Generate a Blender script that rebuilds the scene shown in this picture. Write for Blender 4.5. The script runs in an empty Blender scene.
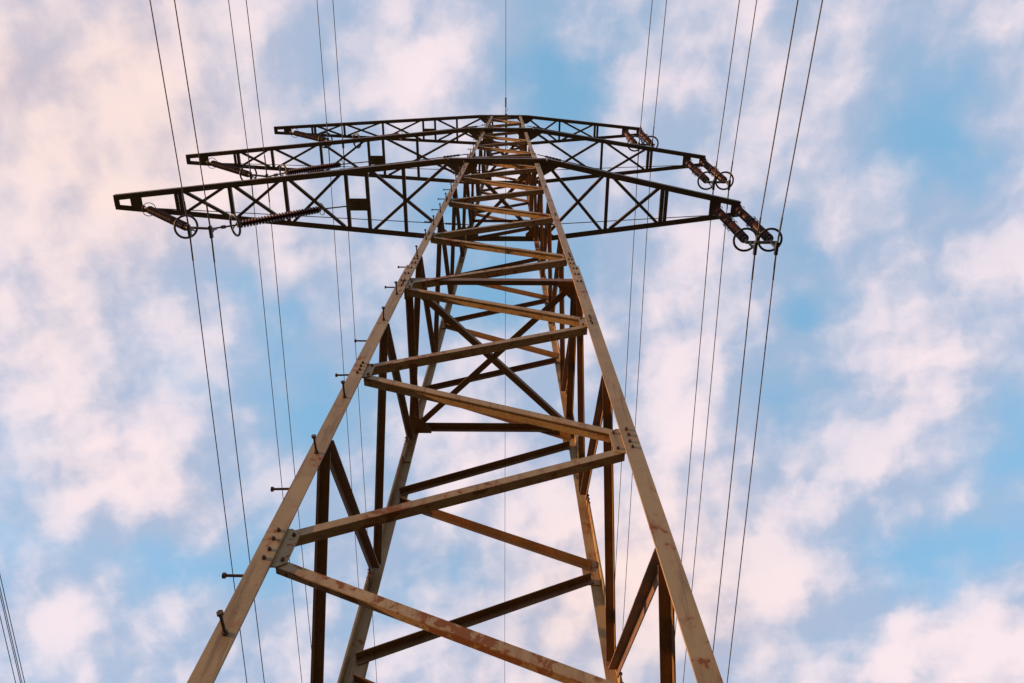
import bpy, math, random
from mathutils import Vector as V, Matrix
random.seed(7)
SC = bpy.context.scene
COL = SC.collection
R = math.radians

# ------------------------------------------------------------------ camera
cam_d = bpy.data.cameras.new('camera')
cam = bpy.data.objects.new('camera', cam_d)
COL.objects.link(cam)
cam_d.sensor_width = 36.0
cam_d.lens = 27.075
cam_d.clip_start = 0.05
cam_d.clip_end = 20000
m = Matrix(((0.999987, -0.005109, 0.000522, 0.3263),
            (-0.004458, -0.914009, -0.40567, -5.2982),
            (0.00255, 0.405662, -0.914019, 1.6),
            (0, 0, 0, 1)))
cam.matrix_world = m
SC.camera = cam

# ------------------------------------------------------------------ exposure, sky, sun
SC.view_settings.view_transform = 'Standard'
SC.view_settings.look = 'None'
SC.view_settings.exposure = 0.0
SC.view_settings.gamma = 1.0
SC.view_settings.use_curve_mapping = False
SUN_AZ = R(-100)        # measured from +Y towards +X : the sun stands to the left, a little behind the viewer
SUN_EL = R(14)
SUN_STRENGTH = 5.0

CLOUDS = [(0.076, 0.104, 0.062, 0.046, -0.855),
    (0.008, 0.07, 0.073, 0.047, -0.2375),
    (-0.349, 0.336, 0.065, 0.036, -0.475),
    (-0.306, 0.435, 0.049, 0.088, -0.57),
    (-0.386, 0.498, 0.054, 0.09, -0.4275),
    (-0.449, 0.469, 0.029, 0.044, -0.475),
    (-0.224, 0.321, 0.079, 0.055, -0.38),
    (-0.435, 0.307, 0.035, 0.041, -0.38),
    (-0.292, 0.623, 0.064, 0.095, -0.4275),
    (-0.473, 0.757, 0.1, 0.046, -0.475),
    (-0.644, 0.695, 0.08, 0.039, -0.33249999999999996),
    (-0.518, 0.851, 0.057, 0.067, -0.285),
    (-0.031, 0.374, 0.082, 0.086, -0.7124999999999999),
    (-0.056, 0.259, 0.066, 0.033, -0.475),
    (-0.154, 0.837, 0.068, 0.068, -0.38),
    (-0.119, 0.627, 0.044, 0.047, -0.285),
    (0.458, 0.092, 0.068, 0.047, -0.38),
    (0.507, 0.167, 0.068, 0.05, -0.76),
    (0.561, 0.233, 0.046, 0.052, -0.2375),
    (0.367, 0.278, 0.056, 0.06, -0.4275),
    (0.413, 0.385, 0.033, 0.025, -0.57),
    (0.357, 0.48, 0.046, 0.067, -0.39899999999999997),
    (0.235, 0.16, 0.049, 0.025, -0.2375),
    (0.663, 0.519, 0.049, 0.089, -0.475),
    (0.672, 0.685, 0.077, 0.095, -0.5509999999999999),
    (0.575, 0.758, 0.094, 0.065, -0.39899999999999997),
    (0.527, 0.895, 0.085, 0.051, -0.5225),
    (0.322, 0.221, 0.05, 0.052, -0.19),
    (0.154, 0.078, 0.036, 0.047, -0.19),
    (-0.226, 0.103, 0.073, 0.073, -0.11399999999999999),
    (-0.271, 0.068, 0.048, 0.035, -0.19),
    (-0.254, 0.144, 0.074, 0.024, -0.2375),
    (0.494, 0.607, 0.067, 0.078, -0.19),
    (0.283, 0.1, 0.048, 0.036, -0.1425),
    (-0.684, 0.614, 0.051, 0.046, -0.19),
    (0.07, 0.627, 0.032, 0.032, -0.19),
    (0.281, 0.756, 0.058, 0.099, -0.076),
    (0.622, 0.394, 0.03, 0.028, -0.1425),
    (-0.379, 0.738, 0.043, 0.065, -0.33249999999999996),
    (-0.533, 0.171, 0.178, 0.167, 0.42),
    (-0.552, 0.045, 0.133, 0.08, 0.15),
    (-0.413, 0.079, 0.129, 0.071, 0.3),
    (-0.56, 0.39, 0.139, 0.085, 0.36),
    (-0.373, 0.126, 0.072, 0.049, -0.17099999999999999),
    (-0.511, 0.318, 0.049, 0.034, 0.2),
    (-0.627, 0.294, 0.035, 0.067, 0.15),
    (-0.568, 0.232, 0.047, 0.051, 0.15),
    (-0.528, 0.626, 0.084, 0.075, 0.7),
    (-0.612, 0.479, 0.076, 0.058, 0.3),
    (-0.684, 0.832, 0.082, 0.041, 0.35),
    (-0.649, 0.679, 0.04, 0.016, 0.3),
    (-0.283, 0.32, 0.063, 0.044, 0.9),
    (-0.091, 0.085, 0.061, 0.066, 0.55),
    (-0.347, 0.205, 0.075, 0.051, 0.25),
    (0.229, 0.101, 0.072, 0.054, 0.35),
    (0.275, 0.314, 0.09, 0.069, 0.35),
    (0.18, 0.276, 0.065, 0.068, 0.3),
    (0.195, 0.516, 0.084, 0.107, 0.55),
    (0.066, 0.445, 0.042, 0.044, 0.2),
    (0.267, 0.765, 0.131, 0.133, 0.7),
    (0.089, 0.804, 0.075, 0.118, 0.4),
    (-0.002, 0.643, 0.088, 0.048, 0.4),
    (-0.062, 0.707, 0.074, 0.065, 0.2),
    (0.553, 0.506, 0.063, 0.067, 0.6),
    (0.486, 0.547, 0.066, 0.061, 0.05),
    (0.622, 0.429, 0.06, 0.043, 0.35),
    (0.399, 0.194, 0.06, 0.038, 0.1),
    (0.465, 0.308, 0.073, 0.041, 0.05),
    (0.467, 0.403, 0.076, 0.035, 0.1),
    (0.674, 0.886, 0.101, 0.05, 1.5),
    (0.727, 0.825, 0.039, 0.033, 0.6),
    (0.588, 0.93, 0.084, 0.025, 0.6),
    (0.579, 0.107, 0.044, 0.047, 0.2),
    (0.474, 0.8, 0.098, 0.066, 0.15),
    (0.386, 0.63, 0.083, 0.079, 0.1),
    (0.567, 0.33, 0.071, 0.054, 0.08),
    (-0.197, 0.77, 0.06, 0.083, 0.25),
    (0.537, 0.019, 0.074, 0.039, 0.3),
    (0.293, 0.032, 0.046, 0.028, 0.15)]
WARM = [(-0.557, 0.067, 0.192, 0.143, 0.8), (-0.491, 0.197, 0.169, 0.116, 0.6), (0.212, 0.85, 0.164, 0.154, 0.7), (0.06, 0.872, 0.122, 0.12, 0.3), (-0.542, 0.625, 0.095, 0.078, 0.2), (-0.623, 0.401, 0.111, 0.099, 0.35)]

class NT:
    """small helper to wire shader nodes"""
    def __init__(s, tree):
        s.t = tree
    def n(s, kind, **kw):
        nd = s.t.nodes.new(kind)
        for k, v in kw.items():
            setattr(nd, k, v)
        return nd
    def put(s, sock, v):
        if isinstance(v, bpy.types.NodeSocket):
            s.t.links.new(v, sock)
        else:
            sock.default_value = v
    def math(s, op, a, b=None, c=None, clamp=False):
        nd = s.n('ShaderNodeMath', operation=op, use_clamp=clamp)
        for i, v in enumerate((a, b, c)):
            if v is not None:
                s.put(nd.inputs[i], v)
        return nd.outputs[0]
    def vec(s, op, a, b=None, c=None, out=0):
        nd = s.n('ShaderNodeVectorMath', operation=op)
        for i, v in enumerate((a, b, c)):
            if v is not None:
                s.put(nd.inputs[i], v)
        return nd.outputs['Value'] if out == 'v' else nd.outputs[0]
    def noise(s, vec, scale, detail=6, rough=.55, lac=2.0, dist=0.0, out='Fac', dim='3D'):
        nd = s.n('ShaderNodeTexNoise', noise_dimensions=dim)
        if vec is not None:
            s.put(nd.inputs['Vector'], vec)
        nd.inputs['Scale'].default_value = scale
        nd.inputs['Detail'].default_value = detail
        nd.inputs['Roughness'].default_value = rough
        nd.inputs['Lacunarity'].default_value = lac
        nd.inputs['Distortion'].default_value = dist
        return nd.outputs[out]
    def smooth(s, x, a, b, lo=0.0, hi=1.0):
        nd = s.n('ShaderNodeMapRange', interpolation_type='SMOOTHSTEP')
        s.put(nd.inputs['Value'], x)
        nd.inputs['From Min'].default_value = a
        nd.inputs['From Max'].default_value = b
        nd.inputs['To Min'].default_value = lo
        nd.inputs['To Max'].default_value = hi
        return nd.outputs['Result']
    def mix(s, fac, a, b, blend='MIX'):
        nd = s.n('ShaderNodeMix', data_type='RGBA', blend_type=blend)
        nd.clamp_factor = True
        s.put(nd.inputs[0], fac)
        for i, v in ((6, a), (7, b)):
            if isinstance(v, tuple):
                v = (v[0], v[1], v[2], 1.0)
            s.put(nd.inputs[i], v)
        return nd.outputs[2]

W = bpy.data.worlds.new('World')
SC.world = W
W.use_nodes = True
wt = W.node_tree
wt.nodes.clear()
k = NT(wt)
out = k.n('ShaderNodeOutputWorld')
bg = k.n('ShaderNodeBackground')
bg.inputs['Strength'].default_value = 0.1
wt.links.new(bg.outputs[0], out.inputs[0])
sky = k.n('ShaderNodeTexSky', sky_type='NISHITA')
sky.sun_disc = False
sky.sun_elevation = SUN_EL
sky.sun_rotation = SUN_AZ
sky.altitude = 200
sky.air_density = 1.0
sky.dust_density = 0.6
sky.ozone_density = 1.6
tc = k.n('ShaderNodeTexCoord')
dirv = tc.outputs['Generated']
sep = k.n('ShaderNodeSeparateXYZ')
wt.links.new(dirv, sep.inputs[0])
dz = k.math('MAXIMUM', sep.outputs[2], 0.0)
inv = k.math('DIVIDE', 1.35, k.math('ADD', dz, 0.35))
# cloud-layer coordinates: the view direction laid out on a flat cloud deck overhead
pv = k.n('ShaderNodeCombineXYZ')
wt.links.new(k.math('MULTIPLY', sep.outputs[0], inv), pv.inputs[0])
wt.links.new(k.math('MULTIPLY', sep.outputs[1], inv), pv.inputs[1])
P0 = pv.outputs[0]
# two octaves of domain warp give the banks their ragged edges
w1 = k.noise(P0, 4.5, 3, .5, out='Color', dim='2D')
w2 = k.noise(P0, 17.0, 4, .55, out='Color', dim='2D')
P1 = k.vec('MULTIPLY_ADD', k.vec('SUBTRACT', w1, (.5, .5, .5)), (.13, .13, 0), P0)
P2 = k.vec('MULTIPLY_ADD', k.vec('SUBTRACT', w2, (.5, .5, .5)), (.045, .045, 0), P1)
P2 = k.vec('MULTIPLY', P2, (1, 1, 0))
def blobs(src, rows, acc):
    for (cx, cy, sx, sy, wgt) in rows:
        q = k.vec('MULTIPLY_ADD', src, (1/sx, 1/sy, 0), (-cx/sx, -cy/sy, 0))
        d2 = k.vec('DOT_PRODUCT', q, q, out='v')
        g = k.math('POWER', math.exp(-0.75), d2)
        acc = k.math('MULTIPLY_ADD', g, wgt, acc)
    return acc
big = blobs(P2, CLOUDS, 0.60)
PMEAN = .74
def puffs(vec, scale):
    nd = k.n('ShaderNodeTexVoronoi', voronoi_dimensions='2D', feature='SMOOTH_F1', normalize=True)
    k.put(nd.inputs['Vector'], vec)
    nd.inputs['Scale'].default_value = scale
    nd.inputs['Detail'].default_value = 2.0
    nd.inputs['Roughness'].default_value = .42
    nd.inputs['Lacunarity'].default_value = 2.1
    nd.inputs['Smoothness'].default_value = .8
    nd.inputs['Randomness'].default_value = 1.0
    return k.math('SUBTRACT', 1.0, nd.outputs['Distance'])
PF = k.vec('MULTIPLY_ADD', k.vec('SUBTRACT', w2, (.5, .5, .5)), (.03, .03, 0), P0)
PF = k.vec('MULTIPLY', PF, (1, 1, 0))
p1 = puffs(PF, 5.4)
p1s = puffs(k.vec('ADD', PF, (-.032, -.02, 0)), 5.4)     # the same field a step towards the sun
f1 = k.noise(P0, 5.0, 6, .52, dist=.2, dim='2D')
f2 = k.noise(PF, 18.0, 5, .58, dim='2D')
f2s = k.noise(k.vec('ADD', PF, (-.010, -.006, 0)), 18.0, 5, .58, dim='2D')
dens = k.math('MULTIPLY_ADD', k.math('SUBTRACT', f1, .5), .6, big)
dens = k.math('MULTIPLY_ADD', k.math('SUBTRACT', p1, PMEAN), 1.6, dens)
dens = k.math('MULTIPLY_ADD', k.math('SUBTRACT', f2, .5), .42, dens)
veil = k.smooth(dens, -0.30, 0.50)
thickc = k.smooth(dens, 0.05, 1.50)
# sunlit sides against shaded sides
relief = k.math('MULTIPLY_ADD', k.math('SUBTRACT', p1, p1s), 4.2, k.math('MULTIPLY', k.math('SUBTRACT', f2, f2s), .8))
f3 = k.noise(P1, 6.0, 5, .55, dist=.2, dim='2D')
tone = k.math('MULTIPLY_ADD', k.math('SUBTRACT', f3, .5), 1.25, thickc)
tone = k.math('ADD', tone, relief)
lit = k.smooth(tone, -.25, 1.2)
warm = k.math('MINIMUM', blobs(P1, WARM, 0.05), 1.0)
ccol = k.mix(lit, (4.4, 5.15, 6.9), (9.7, 8.2, 8.6))
wcol = k.mix(lit, (6.2, 5.3, 6.0), (10.2, 7.9, 7.3))
ccol = k.mix(warm, ccol, wcol)
skyc = k.mix(1.0, sky.outputs[0], (6.0, 6.6, 6.0), 'MULTIPLY')
skyc = k.mix(.72, skyc, (1.9, 4.1, 6.1))
thick = k.math('MULTIPLY_ADD', thickc, .30, k.math('MULTIPLY', veil, .68))
final = k.mix(thick, skyc, ccol)
# unseen dimming added low round the horizon, to darken the braces' undersides
final = k.mix(k.smooth(dz, .05, .58), k.mix(1.0, final, (.20, .17, .17), 'MULTIPLY'), final)
wt.links.new(final, bg.inputs['Color'])

sun_d = bpy.data.lights.new('sun', 'SUN')
sun_d.energy = SUN_STRENGTH
sun_d.angle = R(0.6)
sun_d.color = (1.0, 0.53, 0.25)
sun = bpy.data.objects.new('sun', sun_d)
COL.objects.link(sun)
to_sun = V((math.sin(SUN_AZ)*math.cos(SUN_EL), math.cos(SUN_AZ)*math.cos(SUN_EL), math.sin(SUN_EL)))
sun.rotation_euler = to_sun.to_track_quat('Z', 'Y').to_euler()
sun.location = to_sun*60

# ------------------------------------------------------------------ materials
def new_mat(name):
    mt = bpy.data.materials.new(name)
    mt.use_nodes = True
    t = mt.node_tree
    t.nodes.clear()
    kk = NT(t)
    o = kk.n('ShaderNodeOutputMaterial')
    b = kk.n('ShaderNodeBsdfPrincipled')
    t.links.new(b.outputs[0], o.inputs[0])
    return mt, kk, b

def steel(name, paint, paint2, rust_amount, scale=1.0, patch=.9):
    """old painted steel: chalky paint, grime and rust patches with their own shapes"""
    mt, kk, b = new_mat(name)
    pos = kk.n('ShaderNodeNewGeometry').outputs['Position']
    a = kk.noise(pos, 1.7*scale, 6, .6)
    c = kk.noise(pos, 14*scale, 6, .65)
    base = kk.mix(kk.smooth(a, .35, .68), paint, paint2)
    grime = kk.smooth(kk.noise(kk.vec('MULTIPLY', pos, (16, 16, 1.3)), 1.0, 5, .6), .50, .70)
    base = kk.mix(kk.math('MULTIPLY', grime, .55), base, (.12, .066, .032))
    # rust: small patches clustered by a larger mask
    cl = kk.noise(pos, patch, 3, .5)
    r = kk.noise(pos, 9.0*scale, 6, .62, dist=.4)
    rs = kk.math('MULTIPLY_ADD', kk.math('SUBTRACT', cl, .5), .75, r)
    rust = kk.smooth(rs, .70 - rust_amount, .77 - rust_amount)
    rcol = kk.mix(c, (.075, .022, .008), (.24, .065, .016))
    col = kk.mix(kk.math('MULTIPLY', rust, .92), base, rcol)
    halo = kk.math('MULTIPLY', kk.smooth(rs, .60 - rust_amount, .74 - rust_amount), .45)
    col = kk.mix(halo, col, (.32, .12, .038))
    kk.t.links.new(col, b.inputs['Base Color'])
    rough = kk.math('MULTIPLY_ADD', rust, .25, kk.math('MULTIPLY_ADD', c, .25, .42))
    kk.put(b.inputs['Roughness'], rough)
    b.inputs['Specular IOR Level'].default_value = .35
    bp = kk.n('ShaderNodeBump')
    bp.inputs['Strength'].default_value = .25
    bp.inputs['Distance'].default_value = .004
    kk.t.links.new(kk.math('ADD', kk.noise(pos, 60, 4, .6), rust), bp.inputs['Height'])
    kk.t.links.new(bp.outputs[0], b.inputs['Normal'])
    return mt

M_LEG = steel('painted_steel', (.405, .29, .142), (.31, .215, .10), .065, 1.0, 1.3)
M_RUSTY = steel('rusty_painted_steel', (.46, .325, .165), (.37, .25, .12), .20, 1.0, 2.4)
M_BRACE_SHADED = steel('shaded_brace_painted_steel', (.24, .135, .055), (.17, .09, .036), .05)  # side, rear and inner bars: their shade is put into a darker paint
M_BRACE_LIT = steel('lit_brace_painted_steel', (.45, .315, .155), (.36, .235, .105), .085, 1.0, 1.6)  # lighter copy of the brace paint for the lit front face
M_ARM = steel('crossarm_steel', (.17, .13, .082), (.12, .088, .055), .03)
M_PLATE = steel('hanger_plate_paint', (.20, .145, .075), (.15, .11, .055), .0)

def simple(name, col, rough, metal=0.0, var=.35, scale=20, spec=.5):
    mt, kk, b = new_mat(name)
    pos = kk.n('ShaderNodeNewGeometry').outputs['Position']
    nz = kk.noise(pos, scale, 5, .6)
    dark = tuple(x*(1-var) for x in col)
    kk.t.links.new(kk.mix(nz, dark, tuple(x*(1+var*.6) for x in col)), b.inputs['Base Color'])
    b.inputs['Roughness'].default_value = rough
    b.inputs['Metallic'].default_value = metal
    b.inputs['Specular IOR Level'].default_value = spec
    return mt
M_BOLT = simple('rusted_bolt', (.10, .055, .032), .7, .0, .5, 40)
M_PORC = simple('brown_glazed_porcelain', (.075, .020, .014), .45, 0, .3, 6, .25)
M_GALV = simple('galvanised_fitting', (.22, .19, .165), .65, .2, .3, 25)
M_RING = simple('weathered_ring_metal', (.10, .085, .075), .5, .4, .3, 25)
M_WIRE = simple('weathered_conductor', (.15, .135, .135), .6, .3, .2, 3)
M_ROD = simple('thin_tie_steel', (.13, .10, .08), .6, .3, .3, 5)

# ------------------------------------------------------------------ mesh builder
class MB:
    def __init__(s):
        s.v = []; s.f = []; s.sm = []
    def add(s, vs, fs, smooth=False):
        o = len(s.v)
        s.v += [tuple(x) for x in vs]
        s.f += [tuple(i+o for i in f) for f in fs]
        s.sm += [smooth]*len(fs)
    def prism(s, prof, A, B, u, w, prof2=None):
        """extrude profile (list of (a,b) along axes u,w) from A to B"""
        n = len(prof)
        p2 = prof2 or prof
        vs = [A + u*a + w*b for a, b in prof] + [B + u*a + w*b for a, b in p2]
        fs = [(i, (i+1) % n, n+(i+1) % n, n+i) for i in range(n)]
        fs += [tuple(range(n-1, -1, -1)), tuple(range(n, 2*n))]
        s.add(vs, fs)
    def box(s, c, ax, ay, az):
        """box from centre and three half-axis vectors"""
        vs = [c + ax*i + ay*j + az*l for l in (-1, 1) for j in (-1, 1) for i in (-1, 1)]
        s.add(vs, [(0,2,3,1),(4,5,7,6),(0,1,5,4),(2,6,7,3),(0,4,6,2),(1,3,7,5)])
    def plate(s, pts, n, t):
        """flat polygon plate with thickness t along n"""
        m_ = len(pts)
        vs = list(pts) + [p + n*t for p in pts]
        fs = [tuple(range(m_-1, -1, -1)), tuple(range(m_, 2*m_))] + [(i, (i+1) % m_, m_+(i+1) % m_, m_+i) for i in range(m_)]
        s.add(vs, fs)
    def tube(s, pts, r, n=8, closed=False, caps=True):
        pts = [V(p) for p in pts]
        rs = r if isinstance(r, (list, tuple)) else [r]*len(pts)
        L = len(pts)
        vs = []; ref = None
        for i, p in enumerate(pts):
            a = pts[(i-1) % L] if (closed or i > 0) else p
            b = pts[(i+1) % L] if (closed or i < L-1) else p
            t = (b-a).normalized()
            if ref is None:
                ref = t.orthogonal().normalized()
            ref = (ref - t*ref.dot(t)).normalized()
            bi = t.cross(ref)
            for j in range(n):
                an = 2*math.pi*j/n
                vs.append(p + (ref*math.cos(an) + bi*math.sin(an))*rs[i])
        fs = []
        for i in range(L if closed else L-1):
            i2 = (i+1) % L
            for j in range(n):
                fs.append((i*n+j, i*n+(j+1) % n, i2*n+(j+1) % n, i2*n+j))
        s.add(vs, fs, True)
        if caps and not closed:
            s.add([vs[j] for j in range(n)], [tuple(range(n-1, -1, -1))])
            s.add([vs[(L-1)*n+j] for j in range(n)], [tuple(range(n))])
    def hexhead(s, c, nrm, r=.017, h=.014):
        nrm = nrm.normalized()
        u = nrm.orthogonal().normalized(); w = nrm.cross(u)
        a0 = random.random()*6
        ring = [(math.cos(a0+i*math.pi/3)*r, math.sin(a0+i*math.pi/3)*r) for i in range(6)]
        s.prism(ring, c, c + nrm*h, u, w)
        ring2 = [(a*.55, b*.55) for a, b in ring]
        s.prism(ring2, c + nrm*h, c + nrm*(h+.012), u, w)
    def build(s, name, mat, parent=None, mat2=None):
        me = bpy.data.meshes.new(name)
        me.from_pydata(s.v, [], s.f)
        me.materials.append(mat)
        for i, p in enumerate(me.polygons):
            p.use_smooth = s.sm[i]
        me.validate(); me.update()
        o = bpy.data.objects.new(name, me)
        COL.objects.link(o)
        if parent:
            o.parent = parent
        return o

def tag(o, label, cat, group=None):
    o['label'] = label; o['category'] = cat
    if group: o['group'] = group
    return o
def thing(name, loc, label, cat, group=None):
    o = bpy.data.objects.new(name, None)
    o.location = loc; o.empty_display_size = .2
    COL.objects.link(o)
    return tag(o, label, cat, group)

# ------------------------------------------------------------------ ground
def ground_mat():
    mt, kk, b = new_mat('dry_grass_ground')
    pos = kk.n('ShaderNodeNewGeometry').outputs['Position']
    a = kk.noise(pos, .02, 6, .6); c = kk.noise(pos, 1.3, 8, .7)
    col = kk.mix(kk.smooth(a, .3, .7), (.030, .034, .014), (.050, .040, .020))
    col = kk.mix(kk.math('MULTIPLY', c, .5), col, (.02, .02, .01))
    kk.t.links.new(col, b.inputs['Base Color'])
    b.inputs['Roughness'].default_value = .95
    return mt
g = MB()
N = 48; S = 6000
for i in range(N+1):
    for j in range(N+1):
        x = (i/N*2-1); y = (j/N*2-1)
        X = x*abs(x)*S; Y = y*abs(y)*S
        d = math.hypot(X, Y)
        g.v.append((X, Y, -.02 + min(1, d/60)*(.25*math.sin(X*.031+1)+.2*math.sin(Y*.047))))
for i in range(N):
    for j in range(N):
        g.f.append((i*(N+1)+j, (i+1)*(N+1)+j, (i+1)*(N+1)+j+1, i*(N+1)+j+1)); g.sm.append(True)
go = g.build('ground', ground_mat())
go['kind'] = 'structure'

# ------------------------------------------------------------------ the tower
HW, KS = 12.853, .02428           # waist height and lower taper
WW = 1.4
def hw(z):                        # half width of the tower at height z
    return WW + KS*(HW-z) if z < HW else WW - .0295*(z-HW)
def lerp_tab(tab, z):
    for (a, va), (b, vb) in zip(tab, tab[1:]):
        if z <= b:
            return va + (vb-va)*max(0, (z-a))/(b-a)
    return tab[-1][1]
def hy(z, sy):                    # half depth, the rear legs measured a touch wider higher up
    return hw(z) + (lerp_tab([(13, 0), (24, .10), (31, .15), (36.5, -.12)], z) if sy > 0 else 0)
def corner(sx, sy, z):
    return V((sx*hw(z), sy*hy(z, sy), z))
ZTOP = 36.6
tower = thing('transmission_tower', (0, 0, 0),
    'tall tan lattice power pylon with three crossarms, rusty braces and step bolts', 'pylon')

LT = .02
def leg_prof(w):
    return [(0, 0), (w, 0), (w, LT), (LT, LT), (LT, w), (0, w)]
legs = {}
for sy in (-1, 1):
    for sx in (-1, 1):
        b = MB()
        ux, uy = V((-sx, 0, 0)), V((0, -sy, 0))
        # lower section, up to a splice just above the waist
        zs = 13.45
        A = corner(sx, sy, 0)
        Bw = corner(sx, sy, HW)
        flip = sx*sy > 0
        def P(w): 
            q = leg_prof(w)
            return q if not flip else q[::-1]
        b.prism(P(.152), A, Bw, ux, uy)
        b.prism(P(.152), Bw, corner(sx, sy, zs), ux, uy)
        # upper sections sit inside the lower ones
        off = ux*(LT+.001) + uy*(LT+.001)
        zm = 25.6
        b.prism(P(.128), corner(sx, sy, HW-.9)+off*1.0, corner(sx, sy, HW)+off, ux, uy)
        b.prism(P(.128), corner(sx, sy, HW)+off, corner(sx, sy, zm)+off, ux, uy)
        off2 = off*2
        b.prism(P(.108), corner(sx, sy, zm-.7)+off2, corner(sx, sy, 31)+off2, ux, uy)
        b.prism(P(.108), corner(sx, sy, 31)+off2, corner(sx, sy, ZTOP)+off2, ux, uy)
        legs[sx, sy] = b.build('leg', M_LEG, tower)

def face_axes(face):
    """horizontal in-plane axis, outward normal sign pieces for each face"""
    return {'front': (V((1, 0, 0)), V((0, -1, 0)), (-1, -1), (1, -1)),
            'rear': (V((1, 0, 0)), V((0, 1, 0)), (-1, 1), (1, 1)),
            'left': (V((0, 1, 0)), V((-1, 0, 0)), (-1, -1), (-1, 1)),
            'right': (V((0, 1, 0)), V((1, 0, 0)), (1, -1), (1, 1))}[face]
def leg_off(z):
    return (LT+.001)*(0 if z < 13.4 else 1 if z < 25.6 else 2)

def angle_bar(b, A, B, out, w, t, outstand, wo=None):
    wo = wo or w
    """L bar from A to B; one flange in the plane normal to 'out', the other sticking inward from its lower
    (outstand=-1) or upper (+1) edge"""
    ax = (B-A).normalized()
    n = (out - ax*out.dot(ax)).normalized()
    u = n.cross(ax).normalized()
    if u.z < 0: u = -u
    if outstand > 0: u = -u
    inn = -n
    h = w/2
    prof = [(-h, 0), (h, 0), (h, t), (-h+t, t), (-h+t, wo), (-h, wo)]
    # winding
    if u.cross(inn).dot(ax) < 0:
        prof = prof[::-1]
    b.prism(prof, A, B, u, inn)

NODES = [1.5, 3.0, 4.55, 6.25, 7.87, 9.43, 10.99, 12.51, 14.14, 15.55, 17.2, 18.68, 20.15, 21.7, 23.15, 24.6, 26.0, 27.4, 28.8, 30.2, 31.6, 32.9, 34.2, 35.5, 36.6]
def node_gap(z): return .14 if z < 8.5 else .11 if z < 13 else .085
def brace_w(z): return .098 if z < 8 else .094 if z < 13 else .088 if z < 24 else .075
def brace(face, i):
    """the lacing bar between node i and node i+1 of a face"""
    hx, out, cl, cr = face_axes(face)
    # side of node i : front & right share a rhythm, left & rear the opposite one
    par = i % 2
    if face == 'front': first = cr if par == 0 else cl
    elif face == 'rear': first = cl if par == 0 else cr
    elif face == 'left': first = cl if par == 0 else cr
    else: first = cr if par == 0 else cl
    second = cl if first == cr else cr
    gs = .5 if face in ('left', 'right') else 1
    za, zb = NODES[i] + node_gap(NODES[i])*gs, NODES[i+1] - node_gap(NODES[i+1])*gs
    def end(c, z):
        other = cl if c == cr else cr
        p = corner(c[0], c[1], z)
        inward = (corner(other[0], other[1], z) - p).normalized()
        d = .125 if z < 13 else .10
        return p + inward*d - out*(LT + .014 + leg_off(z))
    b = MB()
    fr = face == 'front'
    angle_bar(b, end(first, za), end(second, zb), out, brace_w(NODES[i])*(.86 if fr else 1), .011, 1, brace_w(NODES[i])*(1.5 if fr else 1))
    return b
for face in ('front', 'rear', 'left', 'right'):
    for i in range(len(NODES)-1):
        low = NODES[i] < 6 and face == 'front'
        o = brace(face, i).build('brace', M_RUSTY if low else M_BRACE_LIT if face == 'front' else M_BRACE_SHADED, tower)
        if low and NODES[i] > 4:
            o['label'] = 'brace with long orange rust patches'

# gusset plates and bolts at the front and rear nodes
def gusset(face, i):
    hx, out, cl, cr = face_axes(face)
    par = i % 2
    c = {'front': cr if par == 0 else cl, 'rear': cl if par == 0 else cr,
         'left': cl if par == 0 else cr, 'right': cr if par == 0 else cl}[face]
    other = cl if c == cr else cr
    z = NODES[i]
    s = 1.0 if z < 8.5 else .8 if z < 13 else .6
    up = (corner(c[0], c[1], z+.5) - corner(c[0], c[1], z-.5)).normalized()
    p = corner(c[0], c[1], z)
    inw = (corner(other[0], other[1], z) - p).normalized()
    base = p - out*(LT + .002 + leg_off(z))
    h = .225*s
    lw = .152 if z < 13.4 else .128 if z < 25.6 else .115
    x1, x2 = lw + .03*s, lw + .105*s
    pts = [base + inw*.03 - up*h, base + inw*.03 + up*h, base + inw*x1 + up*h, base + inw*x2 + up*h*.72,
           base + inw*x2 - up*h*.8, base + inw*(x1+.01) - up*h]
    b = MB()
    n = -out
    order = pts if (pts[1]-pts[0]).cross(pts[2]-pts[1]).dot(n) < 0 else pts[::-1]
    b.plate(order, n, .010)
    bolts = [(p - out*leg_off(z) + inw*lw*a_ + up*dz_*s + out*.0005, .017 if z < 13 else .015) for a_, dz_ in ((.60, .17), (.56, .065), (.62, -.06), (.56, -.16))]
    bolts += [(base + inw*(lw + .065*s) + up*dz_*s + out*.0005, .016 if z < 13 else .014) for dz_ in (.14, -.15)]
    if face == 'front' and z < 16:
        for c_, r_ in bolts:
            bb = MB(); bb.hexhead(c_, out, r_); bb.build('bolt', M_BOLT, legs[c])
        b.build('gusset_plate', M_LEG, legs[c])
    else:
        k0 = len(b.f)
        for c_, r_ in bolts: b.hexhead(c_ - out*.004, out, r_)
        g = b.build('gusset_plate', M_LEG, legs[c])
        g.data.materials.append(M_BOLT)
        for q in g.data.polygons:
            if q.index >= k0: q.material_index = 1
for face in ('front', 'rear', 'left', 'right'):
    for i in range(2, len(NODES)-1):
        if face != 'front' and NODES[i] > 21: continue
        gusset(face, i)

# rows of splice bolts where the upper leg sections begin
for sx in (-1, 1):
    for sy in (-1,):
        for zz, lo in ((12.62, 0), (12.98, 0), (13.28, 0), (13.62, 1), (13.88, 1), (25.2, 1), (25.45, 1)):
            for a_ in (.045, .10):
                p = corner(sx, sy, zz) + V((-sx*(a_ + (.012*lo)), 0, 0)) + V((0, (LT+.001)*lo - .0005, 0))
                bb = MB(); bb.hexhead(p, V((0, -1, 0)), .016)
                bb.build('bolt', M_BOLT, legs[sx, sy])

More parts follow.
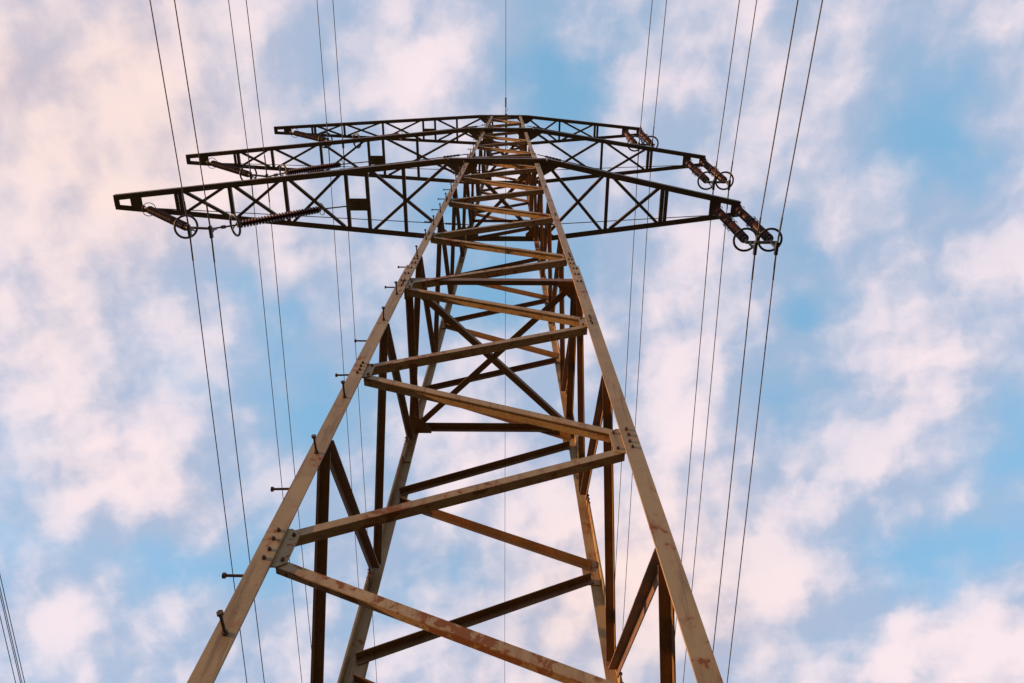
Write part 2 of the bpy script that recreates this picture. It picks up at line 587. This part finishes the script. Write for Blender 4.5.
# waist frame: beams on the four faces, an X of plan bracing between the corners
def ring(z, w, mat, plan=True, xw=.10, faces=('front', 'rear', 'left', 'right')):
    for face in faces:
        hx, out, cl, cr = face_axes(face)
        b = MB()
        inset = .06
        A, Bp = corner(cl[0], cl[1], z), corner(cr[0], cr[1], z)
        d = (Bp-A).normalized()
        angle_bar(b, A + d*inset - out*(LT+.036+leg_off(z)), Bp - d*inset - out*(LT+.036+leg_off(z)), out, w, .012, 1)
        b.build('ring_beam', mat, tower)
    if plan:
        for n_, (c1, c2) in enumerate((((-1, -1), (1, 1)), ((1, -1), (-1, 1)))):
            b = MB()
            A, Bp = corner(c1[0], c1[1], z - .038 + n_*.022), corner(c2[0], c2[1], z - .038 + n_*.022)
            d = (Bp-A).normalized()
            angle_bar(b, A + d*.14, Bp - d*.14, V((0, 0, -1)), xw, .011, 1)
            b.build('plan_brace', mat, tower)
        # corner plates of the plan bracing
        for c in ((-1, -1), (1, -1), (-1, 1), (1, 1)):
            b = MB()
            p = corner(c[0], c[1], z-.085)
            ux, uy = V((-c[0], 0, 0)), V((0, -c[1], 0))
            q = [p + ux*.05 + uy*.05, p + ux*.38 + uy*.05, p + ux*.38 + uy*.14, p + ux*.16 + uy*.36, p + ux*.05 + uy*.36]
            if (q[1]-q[0]).cross(q[2]-q[1]).z > 0: q = q[::-1]
            b.plate(q, V((0, 0, -1)), .010)
            b.build('gusset_plate', M_BRACE_SHADED, legs[c])
ring(12.87, .11, M_BRACE_SHADED)
ring(25.15, .075, M_BRACE_SHADED, plan=False)

# step bolts on the near left leg, alternating between its two flanges
STEPS = [5.34, 7.58, 8.70, 10.95, 12.0, 14.03]
zl = [5.98, 7.1, 9.4, 10.4, 12.5, 13.55]
zf = [4.2, 5.34, 6.45, 7.58, 8.70, 9.8, 10.95, 12.0, 13.0, 14.03]
z = 14.5
while z < 35:
    zl.append(z+1.1); zf.append(z+.65); z += 1.1
zl = [q for q in zl if q not in (8.05, 4.75, 11.25)]
zf = [q for q in zf if q not in (6.45, 9.8, 13.0)]
def step_bolt(z, d):
    b = MB()
    p = corner(-1, -1, z)
    d = (d + V((random.uniform(-.05, .05) if d.x == 0 else 0, random.uniform(-.05, .05) if d.y == 0 else 0, random.uniform(-.09, .03)))).normalized()
    if abs(d.x) > .5:
        d = V((-abs(d.x), d.y, d.z))
    if d.x < -.5: p = p + V((0, .07, 0))
    else: p = p + V((.08, 0, 0))
    p = p - d*(.0 if z < 13.4 else -.0) 
    off = leg_off(z)
    p = p - d*off
    L = .17
    b.tube([p, p + d*L], .011, 8)
    b.tube([p + d*(L-.005), p + d*(L+.016)], .022, 8)
    b.tube([p + d*.001, p + d*.02], .022, 6)
    b.build('step_bolt', M_BOLT, legs[-1, -1])
for q in zl: step_bolt(q, V((-1, 0, 0)))
for q in zf: step_bolt(q, V((0, -1, 0)))

# ------------------------------------------------------------------ crossarms
def crossarm(z, left, right, near, far, struts, doubles, ends, bays, hang, tie_z, s=1.0):
    """one level: near and far chords running through the tower and tapering to both tips
    near/far : y of the chord at the tower; left/right : tip x, y of near and far chord there"""
    (xl, yln, ylf), (xr, yrn, yrf) = left, right
    xa, xb = -hw(z)-.45, hw(z)+.2          # straight length past the tower
    def yn(x):
        if x < xa: return near + (yln-near)*(xa-x)/(xa-xl)
        if x > xb: return near + (yrn-near)*(x-xb)/(xr-xb)
        return near
    def yf(x):
        if x < xa: return far + (ylf-far)*(xa-x)/(xa-xl)
        if x > xb: return far + (yrf-far)*(x-xb)/(xr-xb)
        return far
    b = MB()
    cw, ct = .155*s, .014
    for fn, out in ((yn, V((0, -1, 0))), (yf, V((0, 1, 0)))):
        for x0, x1 in ((xl, xa), (xa, xb), (xb, xr)):
            A, Bp = V((x0, fn(x0), z)), V((x1, fn(x1), z))
            ax = (Bp-A).normalized()
            n = V((-ax.y, ax.x, 0)); n = n if n.dot(out) > 0 else -n
            A = A + n*cw*.45; Bp = Bp + n*cw*.45
            prof = [(-cw*.5, 0), (cw*.5, 0), (cw*.5, ct), (-cw*.5+ct, ct), (-cw*.5+ct, cw), (-cw*.5, cw)]
            u = V((0, 0, 1)); inn = -n
            if u.cross(inn).dot(ax) < 0: prof = prof[::-1]
            b.prism(prof, A, Bp, u, inn)
    arm = b.build('crossarm', M_ARM, tower)
    zp = z - cw*.5 + ct + .001             # top of the chords' lower flanges
    def member(name, A, Bp, w, flip=1):
        mb = MB()
        angle_bar(mb, A, Bp, V((0, 0, -1)), w, .010, flip)
        return mb.build(name, M_ARM, arm)
    for x in struts:
        member('strut', V((x, yn(x)+.02, zp)), V((x, yf(x)-.02, zp)), .10*s)
    for x in doubles:
        for dx in (-.058, .058):
            member('strut', V((x+dx, yn(x)+.02, zp)), V((x+dx, yf(x)-.02, zp)), .11*s, 1 if dx > 0 else -1)
    for x0, x1 in bays:
        for fa, fb, dz_ in ((yn, yf, .013), (yf, yn, .026)):
            e = .06*(1 if x1 > x0 else -1)
            member('diagonal_brace', V((x0+e, fa(x0)+(.05 if fa is yn else -.05), zp+dz_)), V((x1-e, fb(x1)+(.05 if fb is yn else -.05), zp+dz_)), .085*s)
    # plates closing the tips and carrying the insulators
    for x0, x1 in ends:
        mb = MB()
        q = [V((x0, yn(x0)+.01, z-cw*.5-.002)), V((x1, yn(x1)+.01, z-cw*.5-.002)), V((x1, yf(x1)-.01, z-cw*.5-.002)), V((x0, yf(x0)-.01, z-cw*.5-.002))]
        if (q[1]-q[0]).cross(q[2]-q[1]).z > 0: q = q[::-1]
        mb.plate(q, V((0, 0, -1)), .012)
        for qq in ((x0*.8+x1*.2), (x0*.2+x1*.8)):
            for yy in (yn(qq)+.05, yf(qq)-.05):
                mb.hexhead(V((qq, yy, z-cw*.5-.015)), V((0, 0, -1)), .016)
        mb.build('end_plate', M_ARM, arm)
    # hanger plate between the twin struts, for the inner insulator of the left V
    x0, x1, ya, yb = hang
    mb = MB()
    mb.box(V(((x0+x1)/2, (ya+yb)/2, zp-.03)), V(((x1-x0)/2, 0, 0)), V((0, (yb-ya)/2, 0)), V((0, 0, .008)))
    mb.box(V(((x0+x1)/2, (ya+yb)/2, zp-.075)), V((.012, 0, 0)), V((0, .09, 0)), V((0, 0, .055)))
    mb.build('hanger_plate', M_PLATE, arm)
    # triangular plates in the corners between chords and tower
    t = hw(z)
    for sx in (-1, 1):
        for fn, sg, ln in ((yn, 1, .62), (yf, -1, .5)):
            xx = sx*(t+.02)
            q = [V((sx*(t-.30), fn(xx)+sg*.03, z-cw*.5-.003)), V((sx*(t+ln*s), fn(sx*(t+ln*s))+sg*.03, z-cw*.5-.003)), V((sx*(t+.22), fn(xx)+sg*.34*s, z-cw*.5-.003)), V((sx*(t-.0), fn(xx)+sg*.38*s, z-cw*.5-.003))]
            if (q[1]-q[0]).cross(q[2]-q[1]).z > 0: q = q[::-1]
            mb = MB(); mb.plate(q, V((0, 0, -1)), .012)
            mb.build('gusset_plate', M_ARM, arm)
    # thin tie rods from the legs above down to the tips
    if tie_z:
        for sx, xt in ((-1, xl), (1, xr)):
            for sy in (-1, 1):
                A = corner(sx, sy, tie_z)
                xe = xt - sx*.35
                Bp = V((xe, (yn(xe) if sy < 0 else yf(xe)), z+.09))
                mb = MB()
                d = (Bp-A).normalized()
                mb.tube([A, Bp], .013, 6)
                mb.tube([A+d*.25, A+d*.75], .026, 6)
                for q in (.3, .4, .5, .6, .7):
                    mb.tube([A+d*q, A+d*(q+.03)], .036, 8)
                mb.build('tie_rod', M_ROD, arm)
    return yn, yf

crossarm(23.82, (-11.30, .02, .30), (6.95, .12, .42), -1.09, 1.20,
         struts=[-7.9, -6.28, -4.5, -3.9, -2.83, 3.05], doubles=[-9.42, 4.72],
         ends=[(-11.3, -11.14), (-10.82, -10.48), (6.05, 6.38), (6.68, 6.98)],
         bays=[(-9.3, -7.98), (-7.82, -6.36), (-6.2, -4.58), (-3.82, -1.45), (1.2, 2.98), (3.13, 4.62)],
         hang=(-4.47, -3.93, .0, .36), tie_z=25.1)
crossarm(30.95, (-12.0, .16, .38), (7.55, .10, .36), -.885, 1.08,
         struts=[-8.75, -6.9, -5.1, -4.55, -3.27, 3.64], doubles=[-10.1, 5.45],
         ends=[(-12.0, -11.84), (-11.5, -11.15), (6.7, 7.0), (7.32, 7.58)],
         bays=[(-9.95, -8.83), (-8.67, -6.98), (-6.82, -5.18), (-4.47, -1.25), (1.0, 3.56), (3.72, 5.34)],
         hang=(-5.07, -4.58, .08, .42), tie_z=32.3, s=.92)
crossarm(36.3, (-10.18, -.10, .10), (5.95, -.13, .10), -.64, .52,
         struts=[-7.1, -5.4, -3.63, -3.11, -2.15, 2.34], doubles=[-8.45, 3.95],
         ends=[(-10.18, -10.02), (-9.75, -9.42), (5.08, 5.36), (5.72, 5.98)],
         bays=[(-8.3, -7.18), (-7.02, -5.48), (-5.32, -3.7), (-3.04, -.95), (.85, 2.26), (2.42, 3.85)],
         hang=(-3.6, -3.14, -.12, .16), tie_z=None, s=.85)
# plan bracing where the crossarms pass through the tower
ring(23.82, .09, M_BRACE_SHADED, faces=())
ring(30.9, .08, M_BRACE_SHADED, faces=())
# earth-wire bracket on the top
pb = MB()
pb.box(V((0, -.03, 36.62)), V((.05, 0, 0)), V((0, .68, 0)), V((0, 0, .05)))
pb.tube([(0, -.62, 36.6), (0, -.62, 36.95)], .03, 8)
pb.tube([(0, .5, 36.6), (0, .5, 36.95)], .03, 8)
pb.tube([(0, -.66, 36.93), (0, .55, 36.93)], .025, 8)
pb.build('earth_wire_bracket', M_ARM, tower)

# ------------------------------------------------------------------ insulators
def string_mesh(A, B, unit=2, rb=.088, rs=.122, pitch=.045):
    """porcelain long-rod string from A to B in 'unit' lengths; returns sheds mesh and fittings mesh"""
    ax = (B-A).normalized(); L = (B-A).length
    p = MB(); fmb = MB()
    gap = .13
    ul = (L - gap*(unit+1))/unit
    for i in range(unit):
        s0 = gap + i*(ul+gap)
        pts = []; rs_ = []
        n = int(ul/pitch)
        for j in range(n):
            t0 = s0 + j*ul/n
            for dt, r in ((0, rb), (.40, rb*1.02), (.52, rs), (.62, rs), (.98, rb)):
                pts.append(A + ax*(t0 + dt*ul/n)); rs_.append(r)
        p.tube(pts, rs_, 14)
        for e in (s0-.05, s0+ul-.03):
            fmb.tube([A+ax*e, A+ax*(e+.09)], .075, 12)
    fmb.tube([A, A+ax*L], .022, 8)
    return p, fmb

def ring_mesh(c, axis, R_, r, arms=True):
    axis = axis.normalized()
    u = axis.orthogonal().normalized(); w = axis.cross(u)
    b = MB()
    b.tube([c + (u*math.cos(a) + w*math.sin(a))*R_ for a in [i*math.pi/16 for i in range(32)]], r, 8, closed=True)
    if arms:
        b.tube([c - u*R_, c + u*R_], r*.6, 6)
    return b

def horn(root, p, d, side, L=.26):
    b = MB()
    q = p + side*.10
    b.tube([p, q, q + d*L*.5 + side*.05, q + d*L + side*.02], .012, 6)
    b.build('arcing_horn', M_GALV, root)

def suspension_clamp(b, p):
    b.box(p, V((.035, 0, 0)), V((0, .16, 0)), V((0, 0, .045)))
    b.box(p + V((0, 0, .09)), V((.018, 0, 0)), V((0, .04, 0)), V((0, 0, .08)))

def shift(o, root):   # mesh is modelled in world coordinates; keep it there under a root that stands elsewhere
    o.matrix_parent_inverse = Matrix.Translation(-V(root.location))

def double_set(z, xs, y, zb, xc, zc, label):
    root = thing('insulator_set', (sum(xs)/2, y, z), label, 'insulator', 'double suspension insulators on the right')
    made = []
    for x in xs:
        A, Bp = V((x, y, z-.05)), V((x, y, zb))
        p, fm = string_mesh(A, Bp)
        st = p.build('insulator_string', M_PORC, root); made.append(st)
        made.append(fm.build('metal_cap', M_GALV, root))
        rg = ring_mesh(Bp + V((0, 0, .05)), V((0, 0, 1)), .29, .031).build('grading_ring', M_RING, root)
        made.append(rg)
        mid = (A+Bp)/2
        lp = ring_mesh(mid, V((0, 0, 1)), .15, .010, False).build('arcing_ring', M_GALV, root); made.append(lp)
        for pp, dd in ((A - V((0, 0, .12)), V((0, 0, -1))), (mid + V((0, 0, .1)), V((0, 0, 1))), (mid - V((0, 0, .1)), V((0, 0, -1)))):
            for sd in (V((.7, -.7, 0)), V((-.5, .8, 0))):
                b = MB()
                q = pp + sd*.12
                b.tube([pp, q, q + dd*.12 + sd*.05, q + dd*.24 + sd*.03], .011, 6)
                made.append(b.build('arcing_horn', M_GALV, root))
    yk = MB()
    zy = zb - .18
    yk.tube([(xs[0]-.06, y, zy), (xs[1]+.12, y, zy)], .042, 10)
    for x in xs:
        yk.tube([(x, y, zb+.02), (x, y, zy)], .028, 8)
    for x in xc:
        yk.tube([(x, y, zy), (x, y, zc+.12)], .022, 8)
    made.append(yk.build('yoke', M_GALV, root))
    for x in xc:
        b = MB(); suspension_clamp(b, V((x, y, zc)))
        made.append(b.build('clamp', M_RING, root))
    for o in made: shift(o, root)
    return [V((x, y, zc)) for x in xc]

def v_set(o_top, o_bot, yoke, i_bot, i_top, i_anchor, label, off1=.16, off2=.08):
    o_top, o_bot, yoke, i_bot, i_top, i_anchor = map(V, (o_top, o_bot, yoke, i_bot, i_top, i_anchor))
    root = thing('insulator_set', o_bot, label, 'insulator', 'V insulators on the left')
    made = []
    ax = (o_bot-o_top).normalized()
    L = (o_bot-o_top).length
    lead = .42
    A = o_top + ax*lead
    b = MB(); b.tube([o_top, A], .026, 8); b.tube([o_top-ax*.05, o_top+ax*.1], .05, 8)
    made.append(b.build('link_rod', M_GALV, root))
    p, fm = string_mesh(A, o_bot, 1, .085, .118, .045)
    made += [p.build('insulator_string', M_PORC, root), fm.build('metal_cap', M_GALV, root)]
    made.append(ring_mesh(o_bot - ax*.12, ax, .30, .031).build('grading_ring', M_RING, root))
    made.append(ring_mesh(A + ax*.06, ax, .19, .011, False).build('arcing_ring', M_GALV, root))
    a2 = (i_top-i_bot).normalized()
    p, fm = string_mesh(i_bot, i_top, 1, .048, .108, .085)
    made += [p.build('insulator_string', M_PORC, root), fm.build('metal_cap', M_GALV, root)]
    made.append(ring_mesh(i_bot + a2*.02, a2, .28, .032).build('grading_ring', M_RING, root))
    made.append(ring_mesh(i_top - a2*.02, a2, .17, .011, False).build('arcing_ring', M_GALV, root))
    b = MB(); b.tube([i_top, i_anchor], .020, 8)
    made.append(b.build('link_rod', M_GALV, root))
    b = MB(); b.tube([yoke, i_bot], .026, 8)
    b.tube([yoke + (i_bot-yoke)*.4, yoke + (i_bot-yoke)*.6], .05, 8)
    made.append(b.build('link_rod', M_GALV, root))
    yd = (yoke-o_bot).normalized()
    yk = MB(); yk.tube([o_bot, yoke + yd*.12], .036, 10)
    yk.tube([o_bot - ax*.1, o_bot + ax*.12], .05, 8)
    cl = []
    for q in (o_bot + yd*off1, yoke + yd*off2):
        yk.tube([q, q - V((0, 0, .22))], .03, 8)
        cl.append(q - V((0, 0, .30)))
    made.append(yk.build('yoke', M_GALV, root))
    for q in cl:
        b = MB(); suspension_clamp(b, q); made.append(b.build('clamp', M_RING, root))
    for o in made: shift(o, root)
    return cl

AT = []
AT.append(('lowest left', v_set((-10.5, .28, 23.76), (-8.27, .25, 21.42), (-7.6, .25, 21.33), (-7.12, .25, 21.66), (-5.19, .25, 23.46), (-4.22, .2, 23.74),
    'V-shaped pair of brown insulator strings under the left end of the lowest, nearest crossarm')))
AT.append(('middle left', v_set((-11.25, .33, 30.88), (-8.85, .32, 28.48), (-8.14, .32, 28.18), (-7.76, .32, 28.75), (-6.05, .32, 30.4), (-4.84, .28, 30.88),
    'V-shaped pair of brown insulator strings under the left end of the middle crossarm')))
AT.append(('top left', v_set((-9.5, .05, 36.24), (-7.3, 0, 33.7), (-6.55, 0, 33.25), (-6.08, 0, 33.65), (-4.49, 0, 35.2), (-3.38, .03, 36.2),
    'small V-shaped pair of insulator strings under the left end of the topmost crossarm')))
AT.append(('lowest right', double_set(23.78, (6.23, 6.86), .25, 20.5, (6.27, 6.79), 19.8,
    'twin brown hanging insulators with rings at the right tip of the lowest, nearest crossarm')))
AT.append(('middle right', double_set(30.9, (6.85, 7.45), .25, 27.5, (6.93, 7.44), 26.9,
    'twin brown hanging insulators with rings at the right tip of the middle crossarm')))
AT.append(('top right', double_set(36.25, (5.22, 5.86), -.02, 33.15, (5.28, 5.8), 32.55,
    'small twin hanging insulators with rings at the right tip of the topmost crossarm')))

# ------------------------------------------------------------------ wires
SF, SN, SPAN = .103, .059, 360.0
def wire(name, p, r, label, group, sf=SF, sn=SN, rods=True, dxn=0.0, dxf=0.0, hard=False, span=SPAN):
    root = thing(name, p, label, 'wire', group)
    pts = []
    for i in range(-60, 61):
        t = i/60.0
        y = span*abs(t)**1.8*(1 if t > 0 else -1)
        s_ = sf if y > 0 else sn
        zz = -s_*abs(y) + s_*y*y/span
        xx = (dxf if y > 0 else dxn)*abs(y)
        pts.append(V((xx, y, zz)))
    b = MB(); b.tube(pts, r, 6)
    b.build('conductor', M_WIRE, root)
    if rods:
        b = MB(); b.tube([q*1.0 for q in pts if abs(q.y) < 1.6], r*1.55, 8)
        b.build('armor_rods', M_WIRE, root)
    if hard:                                # dead-end fittings beside the tower top
        for sg in (-1, 1):
            b = MB()
            zz = lambda y: -(sn if sg < 0 else sf)*y
            b.tube([(0, sg*.90, zz(.9)), (0, sg*1.32, zz(1.32))], .034, 8)
            b.tube([(0, sg*.62, zz(.62)), (0, sg*.92, zz(.92))], .018, 8)
            b.build('tension_clamp', M_RING, root)
            b = MB()
            b.tube([(0, sg*.74, zz(.74)), (.05, sg*.74, zz(.74)-.05), (.07, sg*.80, zz(.8)-.05), (.06, sg*.88, zz(.88)-.02)], .012, 6)
            b.build('bonding_loop', M_RING, root)
names = {'lowest left': 'left end of the lowest crossarm', 'middle left': 'left end of the middle crossarm', 'top left': 'left end of the topmost crossarm',
         'lowest right': 'right tip of the lowest crossarm', 'middle right': 'right tip of the middle crossarm', 'top right': 'right tip of the topmost crossarm'}
for key, pts in AT:
    for which, p in zip(('left', 'right'), pts):
        wire('power_line', p, .0145, '%s wire of the twin pair clamped below the %s' % (which, names[key]), 'twin conductors of the power line',
             dxn=(.025 if 'left' in key else .013))
wire('earth_wire', V((-.02, -.05, 36.97)), .0115, 'single thin earth wire running over the top of the pylon', None, rods=False, hard=True)
# four wires of a neighbouring line, low on the left
for dx, lab in ((0, 'rightmost of the four far wires at the lower left edge, a little apart'), (-.10, 'second from the right of the four far wires at the lower left edge'),
                (-.155, 'third from the right of the four far wires at the lower left edge'), (-.33, 'leftmost of the four far wires at the lower left edge')):
    wire('distant_power_line', V((-17.24+dx, -60, 31.36)), .013, lab, 'wires of the neighbouring line', sf=.134, sn=.134, rods=False, span=800)
